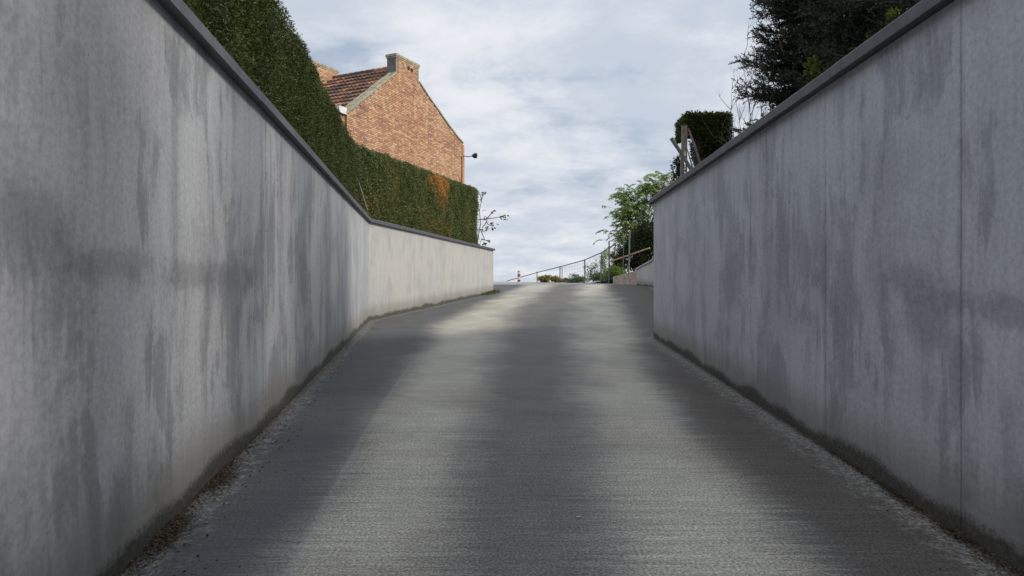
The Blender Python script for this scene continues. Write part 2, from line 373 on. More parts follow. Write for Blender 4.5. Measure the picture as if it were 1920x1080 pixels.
M['blackgrit'] = simple('dark moss crumbs', (.025, .024, .02), .95, .4, 40)

# ------------------------------------------------------------------ setting: ramp, street, land
def lane_c(d): return float(np.interp(d, [0, 4.7, 10, 17.8, 28, 40, 50], [.05, .12, .30, .65, 1.75, 3.0, 4.2]))
def lane_s(d): return float(np.interp(d, [0, 4.7, 10, 17.8, 28, 40, 50], [.85, .92, 1.2, 1.65, 1.75, 1.8, 1.8]))
ds = np.concatenate([np.arange(-6, 20, .4), np.arange(20, 46.5, .6), [46.7]]); NC = 48
vs = []; lane = []; edge = []
for d in ds:
    a = left_x(d)-.06; b = right_x(d)+.06
    if d > 34: a = min(a, left_x(34)-(d-34)*.9)
    for k in range(NC+1):
        q = k/NC; xx = a+(b-a)*q
        dip = -.02*math.exp(-((xx-left_x(d))/.25)**2)
        vs.append((xx, d, rz(d)+dip)); lane.append(((xx-lane_c(d))/lane_s(d), d)); edge.append((max(xx-left_x(d), 0) if d < 34.3 else 9, right_x(d)-xx))
fs = []
for i in range(len(ds)-1):
    for k in range(NC): a = i*(NC+1)+k; fs.append((a, a+1, a+NC+2, a+NC+1))
me = bpy.data.meshes.new('ramp'); me.from_pydata(vs, [], fs)
for nm, dat in (('lane', lane), ('edge', edge)):
    L = me.uv_layers.new(name=nm); arr = np.array(dat, dtype=np.float32)
    idx = np.zeros(len(me.loops), dtype=np.int32); me.loops.foreach_get('vertex_index', idx)
    L.data.foreach_set('uv', arr[idx].reshape(-1))
o = link('driveway', me, M['ramp'], smooth=True); tag(o, kind='structure')

# street (flat, top of the ramp)
mb = MB(); ya, yb, za_, zb_ = 46.69, 72, rz(46.69)+.003, rz(72)
mb.add([(-45, ya, za_), (9, ya, za_), (9, yb, zb_), (-45, yb, zb_)], [(0, 1, 2, 3)])
mb.add([(-45, yb, zb_), (9, yb, zb_), (9, yb, -.9), (-45, yb, -.9)], [(0, 3, 2, 1)])
tag(mb.build('street', M['street']), kind='structure')
# dark drain slot line across the top of the ramp
mb = MB(); mb.box((3.2, 46.45, rz(46.5)-.03), (8.0, 46.66, rz(46.5)+.010)); tag(mb.build('drain_slot', M['metal']), kind='structure')
# land dropping away beyond the street, out to the horizon
m_, t_, b_ = newmat('far land'); ob_ = t_.new('ShaderNodeTexCoord').outputs['Object']
t_.l.new(t_.ramp(t_.noise(ob_, .02, 6, .6), [(.3, (.05, .07, .03)), (.6, (.10, .11, .05)), (.8, (.14, .12, .07))]), b_.inputs['Base Color'])
mb = MB(); rings = [(58, -2.0), (120, -5), (300, -16), (1200, -40), (9000, -130)]; NS = 48
for R_, zz_ in rings:
    for k in range(NS): an = 2*math.pi*k/NS; mb.v.append((R_*math.cos(an), 20+R_*math.sin(an), zz_))
for i in range(len(rings)-1):
    for k in range(NS): k2 = (k+1) % NS; mb.f.append((i*NS+k, i*NS+k2, (i+1)*NS+k2, (i+1)*NS+k))
mb.f.append(tuple(range(NS)))
tag(mb.build('ground', m_), kind='structure')

# garden ground behind the walls
def garden(name, pts_in, pts_out, mat):
    mb = MB(); n = len(pts_in)
    for p in pts_in: mb.v.append(p)
    for p in pts_out: mb.v.append(p)
    for i in range(n-1): mb.f.append((i, i+1, n+i+1, n+i))
    return tag(mb.build(name, mat), kind='structure')
dd = [-6, 0, 6, 12, 17.6, 22, 28, 33.9]
garden('garden_left', [(left_x(d)-.2, d, 1.42) for d in dd]+[(-1.3, 36, .9), (-1.6, 39, -.40), (-1.6, 50, -.30)],
       [(-40, d, 1.42) for d in dd]+[(-40, 36, 1.2), (-40, 39, .5), (-40, 50, -.1)], M['soil'])
dd = [-6, 0, 6, 13.6, 15.5, 20, 30, 42]
garden('garden_right', [(right_x(d)+.2, d, 1.40 if d < 40 else 1.15) for d in dd]+[(8.4, 45, .7), (7.7, 50, .2), (6.5, 58, -.15), (3.0, 72, -1.2)],
       [(40, d, 1.5) for d in dd]+[(40, 45, 1.8), (40, 50, 1.9), (40, 58, 1.6), (40, 72, .6)], M['soil'])

# ------------------------------------------------------------------ retaining walls
def xz_at(path, i): return path[i]
def wall_panel(p0, p1, side, th, ztop0, ztop1, mat, parent, gap=.004, name='panel'):
    """p0,p1 = (x,d) on the inner face; side=-1 left wall (body to the left) / +1 right"""
    a = Vector((p0[0], p0[1])); b = Vector((p1[0], p1[1])); L = (b-a).length; e = (b-a)/L
    nrm = Vector((-e.y, e.x)) if side < 0 else Vector((e.y, -e.x))
    a2 = a+e*gap; b2 = b-e*gap; c2 = b2+nrm*th; d2 = a2+nrm*th
    zb = lambda p: rz(p[1])-.25
    lo = [(a2.x, a2.y, zb(a2)), (b2.x, b2.y, zb(b2)), (c2.x, c2.y, zb(b2)), (d2.x, d2.y, zb(a2))]
    hi = [(a2.x, a2.y, ztop0), (b2.x, b2.y, ztop1), (c2.x, c2.y, ztop1), (d2.x, d2.y, ztop0)]
    mb = MB(); mb.hexa(lo, hi); o = mb.build(name, mat, parent); me = o.data
    uvl = me.uv_layers.new(name='wall')
    for lp in me.loops:
        co = me.vertices[lp.vertex_index].co
        uvl.data[lp.index].uv = (co.y+abs(co.x-0)*.0+ (0 if True else 0), co.z-rz(co.y))
    return o
def core_strip(pts, side, mat, parent):
    mb = MB()
    for (p0, z0), (p1, z1) in zip(pts[:-1], pts[1:]):
        a = Vector(p0); b = Vector(p1); e = (b-a).normalized(); nrm = Vector((-e.y, e.x)) if side < 0 else Vector((e.y, -e.x))
        a1 = a+nrm*.02; b1 = b+nrm*.02; c1 = b+nrm*.1; d1 = a+nrm*.1
        mb.hexa([(a1.x, a1.y, rz(a.y)-.3), (b1.x, b1.y, rz(b.y)-.3), (c1.x, c1.y, rz(b.y)-.3), (d1.x, d1.y, rz(a.y)-.3)],
                [(a1.x, a1.y, z0-.01), (b1.x, b1.y, z1-.01), (c1.x, c1.y, z1-.01), (d1.x, d1.y, z0-.01)])
    return mb.build('joint_filler', mat, parent)
def coping(pts, side, parent, over=.085, th=.34, hgt=.085, seg=3.0):
    """pts: list of ((x,d),z). mitred polyline, cut in lengths"""
    P = [Vector((p[0][0], p[0][1])) for p in pts]; Z = [p[1] for p in pts]
    def nrm(i):
        es = []
        if i > 0: es.append((P[i]-P[i-1]).normalized())
        if i < len(P)-1: es.append((P[i+1]-P[i]).normalized())
        ns = [Vector((-e.y, e.x)) if side < 0 else Vector((e.y, -e.x)) for e in es]
        n = sum(ns, Vector((0, 0))).normalized(); return n/max(.3, n.dot(ns[0]))
    for i in range(len(P)-1):
        n0, n1 = nrm(i), nrm(i+1); L = (P[i+1]-P[i]).length; k = max(1, round(L/seg))
        for j in range(k):
            f0 = j/k+(.004/L if j else 0); f1 = (j+1)/k-(.004/L if j < k-1 else 0); dz = random.uniform(-.004, .005)
            q = []
            for f in (f0, f1):
                p = P[i].lerp(P[i+1], f); n = n0.lerp(n1, f); z = Z[i]+(Z[i+1]-Z[i])*f+dz
                # profile: drip lip below, chamfered nose, slightly sloped top
                prof = [(-over, z-.012), (-over, z+hgt-.02), (-over+.02, z+hgt), (th, z+hgt+.02), (th, z), (-over+.025, z+.0), (-over+.02, z-.012)]
                q.append([(p.x+n.x*a, p.y+n.y*a, zz) for a, zz in prof])
            mb = MB(); m_ = len(q[0]); mb.v = q[0]+q[1]
            mb.f = [(a, (a+1) % m_, m_+(a+1) % m_, m_+a) for a in range(m_)]+[tuple(reversed(range(m_))), tuple(range(m_, 2*m_))]
            mb.build('coping_stone', M['coping'], parent)

def wall_root(name, loc, label):
    return tag(empty(name, loc), label, 'retaining wall')
lw = wall_root('retaining_wall', (0, 0, 0), 'long streaked grey concrete retaining wall on the left under the dark clipped hedge')
js = [-6, .65, 6.3, 11.95, 17.6]
for a, b in zip(js[:-1], js[1:]):
    wall_panel((left_x(a), a), (left_x(b-1e-4), b), -1, .25, TOP, TOP, M['wall_left'], lw)
jf = [17.6, 21.4, 25.1, 28.8, 34]
for a, b in zip(jf[:-1], jf[1:]):
    wall_panel((left_x(a), a), (left_x(b-1e-4), b), -1, .25, TOP, TOP, M['wall_far'], lw)
core_strip([((left_x(-6), -6), TOP), ((left_x(17.59), 17.6), TOP), ((left_x(33.7), 33.7), TOP)], -1, M['core'], lw)
coping([((left_x(-6), -6), TOP), ((left_x(17.6), 17.6), TOP), ((left_x(33.99)+.015, 34.08), TOP)], -1, lw)

rw = wall_root('retaining_wall', (0, 0, 0), 'long dark grey concrete retaining wall on the right below the tall conifers')
js = [-6, -4, -2, -.05, 1.85, 3.78, 5.56, 7.5, 9.5, 11.6, 13.7]
for a, b in zip(js[:-1], js[1:]):
    wall_panel((right_x(a), a), (right_x(b-1e-4), b), 1, .25, TOP+.03, TOP+.03, M['wall_right'], rw)
js2 = [13.7, 15.5, 19.2, 23.1, 27.8, 32.5, 37.2, 42]
z2 = lambda d: TOP+.03-(d-13.7)/28.3*.33
for a, b in zip(js2[:-1], js2[1:]):
    wall_panel((right_x(a), a), (right_x(b-1e-4), b), 1, .25, z2(a), z2(b), M['wall_far'], rw)
wall_panel((8.6, 42), (8.22, 45.0), 1, .25, 1.25, .78, M['wall_far'], rw)
core_strip([((right_x(-6), -6), TOP), ((right_x(13.69), 13.7), TOP), ((right_x(15.49), 15.5), TOP), ((right_x(41.9), 41.9), 1.2)], 1, M['core'], rw)
coping([((right_x(-6), -6), TOP+.03), ((right_x(13.69), 13.7), TOP+.03), ((4.6, 15.5), TOP), ((8.6, 42), 1.25), ((8.22, 45.0), .80)], 1, rw)
for c_ in [q_ for q_ in rw.children if q_.name.startswith('coping') and min(v_.co.y for v_ in q_.data.vertices) > 38]: c_.data.materials[0] = simple('pale coping', (.42, .40, .37), .8)
mb = MB(); mb.hexa([(8.24, 45.02, -.6), (7.45, 50.4, -.6), (7.8, 50.5, -.6), (8.55, 45.1, -.6)], [(8.24, 45.02, .74), (7.45, 50.4, .36), (7.8, 50.5, .36), (8.55, 45.1, .74)])
ob_ = tag(mb.build('old_block_wall', M['old_block']), 'short tan weathered wall stub sloping down at the top of the driveway on the right', 'wall')

# ------------------------------------------------------------------ hedges
def undul(p, q): return .05*np.sin(p*1.9+q*1.3)+.035*np.sin(p*4.7-q*3.1+1)+.025*np.sin(p*9.3+q*7.7+2)+.02*np.sin(q*5+p*2)
def hedge(name, label, p0, p1, th, z0, zt0, zt1, mat, n_front, Lf, Wf, patch=None, rag=.03, mesh_down=.6, extra=()):
    """p0->p1 front foot line (x,d); body to the left of it"""
    a = np.array([p0[0], p0[1], 0.]); b = np.array([p1[0], p1[1], 0.]); e = (b-a); L = np.linalg.norm(e); e /= L
    nb = np.array([-e[1], e[0], 0.]); nf = -nb
    root = tag(empty(name, (p0[0], p0[1], z0)), label, 'hedge')
    org = np.array([p0[0], p0[1], z0])
    top = lambda u: zt0+(zt1-zt0)*u/L
    parts = []; tints = []
    def emit(P, N, n, scale=1.0):
        dirs = unit(N*.42+rng.normal(size=(n, 3))*.70+np.array([0, 0, .25]))
        ln = Lf*scale*rng.uniform(.6, 1.35, n); V = leaves(P, dirs, ln, Wf*scale*rng.uniform(.7, 1.3, n)); return V
    # front
    n = n_front; u = rng.uniform(0, L, n); v = rng.uniform(0, 1, n)
    # clumping: reject in gaps
    zt = top(u); hh = zt-z0
    z_ = z0+v*hh
    off = undul(u, z_)+rng.uniform(-.14, rag, n)
    P = a+e*u[:, None]+nf*off[:, None]; P[:, 2] = z_
    rnd = np.clip((zt-z_)/.12, 0, 1); P += nb*((1-rnd)**2*.10)[:, None]
    parts.append(emit(P, np.broadcast_to(nf, (n, 3)), n))
    ns = max(200, n//60); us = rng.uniform(0, L, ns); Ps_ = a+e*us[:, None]+nb*rng.uniform(-.02, th*.6, ns)[:, None]; Ps_[:, 2] = top(us)-.02
    Pf = a+e*rng.uniform(0, L, ns)[:, None]+nf*.03; Pf[:, 2] = z0+rng.uniform(.05, 1, ns)*(zt0-z0)
    stray = [leaves(q_+dv*k_*Lf*.55, dv+rng.normal(size=(ns, 3))*.5, Lf, Wf*1.1) for q_, dv in ((Ps_, unit(rng.normal(size=(ns, 3))*.35+np.array([0, 0, 1.]))), (Pf, unit(nf+rng.normal(size=(ns, 3))*.6))) for k_ in range(3)]
    n_str = sum(len(q_) for q_ in stray)
    if patch:
        tn = np.zeros(n)
        for (pu, pz, ru, rzz, s_) in patch:
            dd_ = np.sqrt(((u-pu)/ru)**2+((z_-pz)/rzz)**2)+rng.normal(size=n)*.22+.3*np.sin(u*5+z_*7)
            tn = np.maximum(tn, s_*np.clip(1.7-dd_, 0, 1)*(rng.uniform(0, 1, n) < .85*s_+.1))
        tints.append(tn)
    # top
    n2 = int(n*th/3.2); u = rng.uniform(-.02, L+.02, n2); v = rng.uniform(0, th, n2)
    P = a+e*u[:, None]+nb*v[:, None]; P[:, 2] = top(u)+.6*undul(u*1.5, v*2)+rng.uniform(-.10, rag*1.6, n2)
    parts.append(emit(P, np.broadcast_to([0, 0, 1.], (n2, 3)), n2)); tints.append(np.zeros(n2))
    if patch:
        tt = np.zeros(n2)
        for (pu, pz, ru, rzz, s_) in patch[:1]: tt = np.maximum(tt, (np.abs(u-pu) < ru*.9)*(pz > z0+1.4)*1.0)
        tints[-1] = tt*(rng.uniform(0, 1, n2) < .7)
    # ends
    for uu, sg in ((0, -1), (L, 1)):
        n3 = int(n*th/L*.8); v = rng.uniform(0, th, n3); q = rng.uniform(0, 1, n3)
        P = a+e*uu+nb*v[:, None]; P = P+e*(sg*(rng.uniform(-.12, rag, n3)+.7*undul(v*2, q*3)))[:, None]; P[:, 2] = z0+q*(top(uu)-z0)
        parts.append(emit(P, np.broadcast_to(e*sg, (n3, 3)), n3)); tints.append(np.zeros(n3))
    parts += stray; tints.append(np.zeros(n_str))
    V = np.concatenate(parts)-org
    att = np.concatenate(tints) if patch else None
    f = quad_mesh('foliage', V, mat, root, att); f['kind'] = 'stuff'
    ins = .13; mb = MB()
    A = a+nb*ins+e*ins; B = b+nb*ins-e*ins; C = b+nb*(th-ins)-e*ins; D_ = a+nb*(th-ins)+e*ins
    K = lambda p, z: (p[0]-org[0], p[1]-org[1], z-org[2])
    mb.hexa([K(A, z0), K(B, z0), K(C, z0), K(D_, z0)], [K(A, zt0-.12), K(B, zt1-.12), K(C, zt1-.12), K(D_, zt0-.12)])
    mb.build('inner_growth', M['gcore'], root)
    return root
h1 = lambda d: -1.48-.126*d-.36
hedge('clipped_hedge', 'tall dark green clipped hedge rising along the top of the left wall', (h1(2.0), 2.0), (h1(17.2), 17.2), 1.3, 1.45, 3.5, 3.46,
      M['hedge_big'], 300000, .042, .011, rag=.04)
h2 = lambda d: -3.7+.169*(d-17.6)-.36
hedge('clipped_hedge', 'lower boxy hedge with orange brown dead patches in front of the brick house', (h2(17.35), 17.35), (h2(31.9), 31.9), 1.1, 1.45, 3.48, 4.28,
      M['hedge_far'], 210000, .062, .022, rag=.03,
      patch=[(8.4, 3.75, .95, .50, 1.0), (8.7, 2.95, .5, .35, .55), (8.1, 2.0, 1.3, .35, .4), (12.6, 2.6, .5, .5, .35), (3.2, 2.8, .8, .5, .25), (1.6, 1.8, .7, .4, .35)])
# stick leaning on the hedge
a_ = at(663, 318, 17.6); b_2 = at(686, 386, 17.9)
mb = MB(); k_ = a_.lerp(b_2, .5)+Vector((.015, 0, .01)); mb.tube([b_2+(b_2-a_)*.12, k_, a_], [.022, .02, .014], 6)
tag(mb.build('leaning_stick', M['timber']), 'thin pale wooden stick leaning against the hedge where the two left hedges meet', 'stick')

# ------------------------------------------------------------------ brick house
G = 1.3; P1 = Vector((-6.54, 27.0, G)); ANG = math.atan2(.8944, .4472)
house = tag(empty('brick_house', P1, ANG), 'old orange brick house with steep gable wall and clay tiled roof behind the left hedge', 'house')
W_, T_ = 9.0, 4.15
out = [(0, 6.72), (.6, 7.15), (3.2, 9.18), (4.12, 9.80), (5.05, 9.22), (5.7, 8.80), (7.06, 8.05), (8.3, 7.40), (9.0, 7.13)]
out = [(s, z-G) for s, z in out]
zr_ = lambda s: float(np.interp(s, [p[0] for p in out], [p[1] for p in out]))
def prism(mb, prof, y0, y1):
    n = len(prof); mb.add([(s, y0, z) for s, z in prof]+[(s, y1, z) for s, z in prof],
        [tuple(range(n)), tuple(reversed(range(n, 2*n)))]+[(i, n+i, n+(i+1) % n, (i+1) % n) for i in range(n)])
mb = MB(); prism(mb, [(0, 0)]+[(W_, 0)]+list(reversed(out)), 0, .32); gw = mb.build('gable_wall', M['mortar'], house)
mb = MB(); prism(mb, [(0, 0)]+[(W_, 0)]+list(reversed(out)), T_+.3, T_+.62); mb.build('gable_wall', M['mortar'], house)
mb = MB(); mb.box((.02, .33, 0), (.3, T_+.29, 6.72-G-.05)); mb.build('side_wall', M['mortar'], house); mb = MB(); mb.box((W_-.3, .33, 0), (W_-.02, T_+.29, 7.1-G-.05)); mb.build('side_wall', M['mortar'], house)
# bricks
def brick_boxes(rects):
    """rects: list of (x0,x1,z0,z1,y0,y1) -> joined boxes"""
    mb = MB()
    for r in rects: mb.box((r[0], r[4], r[2]), (r[1], r[5], r[3]))
    return mb
rr = []
ch0, ch1, CT = 3.24, 5.0, 10.0-G
k = 0; z = .9
while z < CT-.1:
    hdr = k % 2
    x = -.1 if hdr == 0 else -.16
    while x < W_:
        bw = .235 if (hdr == 0 or random.random() < .6) else .115
        x0, x1 = max(x, .0), min(x+bw-.014, W_)
        if x1-x0 > .03:
            xc = (x0+x1)/2; lim = min(zr_(x0), zr_(x1))
            inch = ch0 <= x0 and x1 <= ch1
            if (z+.062 < lim-.02) or (inch and z+.062 < CT-.1):
                j = random.uniform(-.005, .006)
                rr.append((x0, x1, z+random.uniform(-.003, .003), z+.058+random.uniform(-.003, .003), -.020+j, .002))
        x += bw
    z += .074; k += 1
o = brick_boxes(rr).build('brick_courses', M['brick'], gw); o['kind'] = 'stuff'
# side pier below gutter, right pier
rr = []
z = .9
while z < 6.55-G:
    for x0 in (-.40, -.17): rr.append((x0+.005, x0+.215, z, z+.062, .08, .4))
    z += .074
o = brick_boxes(rr).build('corner_pier', M['brick'], house); o['kind'] = 'stuff'
mb = MB(); mb.box((-.39, .09, 0), (-.001, .39, 6.55-G)); mb.build('pier_core', M['mortar'], house)
# chimneys
def chimney(s0, s1, y0, y1, top, bot, face_brick):
    mb = MB(); mb.box((s0, y0, bot), (s1, y1, top-.1)); c = mb.build('chimney', M['render'], house)
    mb = MB(); mb.box((s0-.05, y0-.05, top-.1), (s1+.05, y1+.05, top)); mb.box((s0-.02, y0-.03, top-.17), (s1+.02, y1+.03, top-.1)); mb.build('chimney_cap', M['capstone'], c)
    if face_brick:
        q = []; z = bot
        while z < top-.2:
            x = s0-random.choice([0, .12])
            while x < s1:
                x0, x1 = max(x, s0), min(x+.224, s1)
                if x1-x0 > .03: q.append((x0, x1, z, z+.062, y0-.012, y0+.01))
                x += .235
            z += .074
        b = brick_boxes(q).build('brick_courses', M['brick'], c); b['kind'] = 'stuff'
    return c
c1 = chimney(ch0, ch1, .001, .47, CT, 7.6, False)
# mortar front for the near chimney so the bricks are bedded in mortar
mb = MB(); mb.box((ch0+.002, -.004, 7.6), (ch1-.002, .0005, CT-.17)); mb.build('chimney_front', M['mortar'], c1)
chimney(2.5, 4.4, T_+.10, T_+.62, 10.15-G, 7.0, True)
# round vent plugs high on the gable
for i, (pxx, pyy, mt) in enumerate([(757, 122, 'capstone'), (764, 124, 'black'), (770, 127, 'black')]):
    s_ = {0: 3.86, 1: 4.16, 2: 4.42}[i]; zc = 9.62-G-.02*i
    mb = MB(); N = 10
    rim = [(s_+.085*math.cos(2*math.pi*q/N), zc+.085*math.sin(2*math.pi*q/N)) for q in range(N)]
    prism(mb, rim, -.045, -.005); mb.build('vent', M[mt], house)
# raking copings (mossy mortar verge)
def rake(s0, z0, s1, z1, th=.13, up=.10, name='verge_coping'):
    mb = MB(); n = 7
    for i in range(n):
        a = i/n; b = (i+1)/n-.004
        sa, sb = s0+(s1-s0)*a, s0+(s1-s0)*b; za, zb = z0+(z1-z0)*a, z0+(z1-z0)*b; j = random.uniform(-.015, .02)
        mb.hexa([(sa, -.05, za-th), (sb, -.05, zb-th), (sb, .36, zb-th), (sa, .36, za-th)], [(sa, -.05, za+up*.6+j), (sb, -.05, zb+up*.6+j), (sb, .36, zb+up+j), (sa, .36, za+up+j)])
    mb.build(name, M['capstone'], house)
rake(-.05, 6.70-G, ch0, 9.18-G, .06, .05)
for (a, b) in zip(out[4:-1], out[5:]): rake(a[0], a[1], b[0], b[1], .04, .05)
mb = MB()
for i in range(6):
    a = i/6; b = (i+1)/6-.004; s0, s1 = -.05, 3.0
    sa, sb = s0+(s1-s0)*a, s0+(s1-s0)*b; za, zb = 6.68-G+2.52*a, 6.68-G+2.52*b
    mb.hexa([(sa, T_+.22, za-.1), (sb, T_+.22, zb-.1), (sb, T_+.66, zb-.1), (sa, T_+.66, za-.1)], [(sa, T_+.22, za+.16), (sb, T_+.22, zb+.16), (sb, T_+.66, zb+.16), (sa, T_+.66, za+.16)])
mb.build('verge_coping', M['capstone'], house)
# roof: slab + tiles
mb = MB(); RZ = 9.74-G
for (sA, zA, sB, zB) in ((-.35, 6.36-G, 4.12, RZ-.1), (9.2, 6.85-G, 4.12, RZ-.1)):
    mb.hexa([(sA, .33, zA-.08), (sB, .33, zB-.08), (sB, T_+.28, zB-.08), (sA, T_+.28, zA-.08)], [(sA, .33, zA), (sB, .33, zB), (sB, T_+.28, zB), (sA, T_+.28, zA)])
roof = mb.build('roof', M['tile'], house)
def tiles(sA, zA, sB, zB, rows=12):
    mb = MB(); sl = Vector((sB-sA, 0, zB-zA)); L = sl.length; e = sl.normalized(); nn = Vector((-e.z, 0, e.x))
    if nn.z < 0: nn = -nn
    nt = int(T_/.215); wd = (T_-.02)/nt; pitch = L/rows; S = 5
    for r_ in range(rows):
        for c_ in range(nt):
            y0 = .34+c_*wd; base = Vector((sA, 0, zA))+e*(pitch*r_-.03); lift = random.uniform(.0, .012)
            vs_ = []
            for end, lf in ((0, .095+lift), (pitch+.05, .012)):
                for k_ in range(S+1):
                    q = k_/S; yy = y0+q*wd*.985; wv_ = .022*math.cos(q*2*math.pi)
                    p = base+e*end+nn*(lf+wv_); vs_.append((p.x, yy, p.z))
            for k_ in range(S+1):
                q = k_/S; yy = y0+q*wd*.985; p = base+nn*(.02+.022*math.cos(q*2*math.pi)+lift); vs_.append((p.x, yy, p.z))
            f_ = [(k_, k_+1, S+2+k_, S+1+k_) for k_ in range(S)]+[(2*S+2+k_, 2*S+3+k_, k_+1, k_) for k_ in range(S)]
            mb.add(vs_, f_)
    o = mb.build('roof_tiles', M['tile'], roof); o['kind'] = 'stuff'
tiles(-.38, 6.36-G+.02, 4.10, RZ-.08)
mb = MB(); prevy = .5
while prevy < T_+.2:
    mb.tube([(4.12, prevy, RZ-.02), (4.12, prevy+.33, RZ-.035)], [.115, .105], 10, True); prevy += .33
o = mb.build('ridge_tiles', M['tile'], roof); o['kind'] = 'stuff'
# white boxed gutter
mb = MB(); mb.box((-.47, -.03, 6.60-G), (-.02, .40, 6.86-G)); mb.box((-.47, .40, 6.52-G), (-.12, T_+.3, 6.74-G)); mb.build('boxed_gutter', M['white'], house)
# right corner: pier strip, white downpipe head, floodlight on arm
mb = MB(); mb.box((8.86, -.05, 0), (9.06, .32, 7.0-G)); mb.build('corner_strip', simple('corner brick', (.52, .28, .16), .9, .3, 12), house)
mb = MB(); mb.box((9.065, -.02, 6.55-G), (9.14, .12, 6.95-G)); mb.build('downpipe_head', M['white'], house)
fl = MB(); fl.tube([(8.95, -.06, 6.44-G), (9.1, -.28, 6.40-G), (9.22, -.48, 6.46-G)], .022, 6)
f_o = fl.build('floodlight', M['black'], house)
mb = MB(); hx = Vector((9.26, -.56, 6.46-G))
N = 8; prf = [(-.14, .07), (-.04, .13), (.08, .14), (.10, .12)]
for i, (u_, r_) in enumerate(prf):
    for q in range(N): an = 2*math.pi*q/N; mb.v.append((hx.x+.35*u_+r_*.55*math.cos(an)*.9, hx.y-u_*.9, hx.z+r_*math.sin(an)))
for i in range(len(prf)-1):
    for q in range(N): mb.f.append((i*N+q, i*N+(q+1) % N, (i+1)*N+(q+1) % N, (i+1)*N+q))
mb.f.append(tuple(range(N))); mb.f.append(tuple((len(prf)-1)*N+q for q in reversed(range(N)))); mb.build('lamp_head', M['black'], f_o)
mb = MB(); mb.tube([(8.80, -.03, 6.4-G), (8.79, -.03, 5.4-G), (8.80, -.03, 4.3-G)], .012, 5); mb.build('cable', M['black'], house)

# ------------------------------------------------------------------ trees
def rot_about(v, ax, an):
    return v*np.cos(an)+np.cross(ax, v)*np.sin(an)+ax*np.dot(ax, v)*(1-np.cos(an))
def conifer(loc, H, R, label, nb=230, seed=1, mat='conifer', name='conifer_tree', needle=.036, low=.0):
    r_ = np.random.default_rng(seed); root = tag(empty(name, loc), label, 'conifer', 'tall dark conifers behind the right wall')
    mb = MB(); mb.tube([(0, 0, -.2), (.02, 0, H*.4), (-.03, .02, H*.75), (0, 0, H)], [.11, .09, .05, .015], 8); mb.build('trunk', M['greybark'], root, True)
    br = MB(); Ps = []; Ds = []
    for i in range(nb):
        z = low+(H-low)*r_.uniform(0, 1)**.9; az = r_.uniform(0, 2*math.pi)
        rad = R*(1-(z/H)**1.6*.85)*r_.uniform(.6, 1.12); d = np.array([math.cos(az), math.sin(az), r_.uniform(.1, .6)]); d /= np.linalg.norm(d)
        n = 7; pts = [np.array([0, 0, z])]; st = rad/n
        for k_ in range(n):
            d = d+np.array([r_.normal()*.07, r_.normal()*.07, -.06+.02*k_]); d /= np.linalg.norm(d); pts.append(pts[-1]+d*st)
        br.tube(pts, [.018*(1-.85*k_/n)+.002 for k_ in range(n+1)], 4, False)
        side0 = np.cross(d, [0, 0, 1.]); side0 /= np.linalg.norm(side0)+1e-6
        for k_ in range(1, n+1):
            for sg in (-1, 1, -1, 1, 0):
                if k_ < 2 and r_.uniform() < .5: continue
                dd_ = (pts[k_]-pts[k_-1]); dd_ = dd_/np.linalg.norm(dd_)
                base = pts[k_-1]+(pts[k_]-pts[k_-1])*r_.uniform(0, 1)
                td = dd_*r_.uniform(.5, 1.1)+side0*sg*r_.uniform(.4, 1.1)+np.array([0, 0, r_.uniform(-.45, .9)])+r_.normal(size=3)*.15; td /= np.linalg.norm(td)
                tl = r_.uniform(.12, .30)*(1.15-.35*k_/n)
                m_ = int(tl/.0085); s_ = np.linspace(.05, 1, m_)[:, None]
                curve = base+td*tl*s_+np.array([0, 0, -.10])*tl*s_**2
                nd = unit(td+r_.normal(size=(m_, 3))*.85)
                Ps.append(curve); Ds.append(nd)
                br.tube([base, base+td*tl*.9+np.array([0, 0, -.08])*tl], [.004, .0015], 3, False)
    br.build('branches', M['bark'], root); root.children[-1]['kind'] = 'stuff' if root.children else None
    P = np.concatenate(Ps); D_ = np.concatenate(Ds); n = len(P)
    f = quad_mesh('foliage', leaves(P, D_, needle*r_.uniform(.7, 1.4, n), needle*.30*r_.uniform(.7, 1.4, n)), M[mat], root); f['kind'] = 'stuff'
    return root
conifer((4.84, 10.9, 1.4), 5.6, 1.3, 'dark ragged conifer behind the right wall nearest the bare twigs', 430, 3, needle=.046)
conifer((5.05, 8.9, 1.4), 5.8, 1.35, 'middle dark conifer with yellow green tips behind the high part of the right wall', 400, 5, needle=.046)
conifer((4.9, 6.9, 1.4), 6.2, 1.3, 'dark conifer showing only its branch tips over the coping at the top right edge', 260, 8, needle=.046)
conifer((5.3, 4.4, 1.4), 6.0, 1.3, 'unseen dark conifer added beyond the right frame edge to shade the walls', 120, 11, needle=.06)  # out of view, added so the near left wall falls in shade
conifer((5.0, 1.8, 1.4), 6.0, 1.3, 'unseen dark conifer level with the viewer, added to shade the near ramp', 120, 12, needle=.06)  # unseen tree continuing the row, added to shade the near walls and ramp

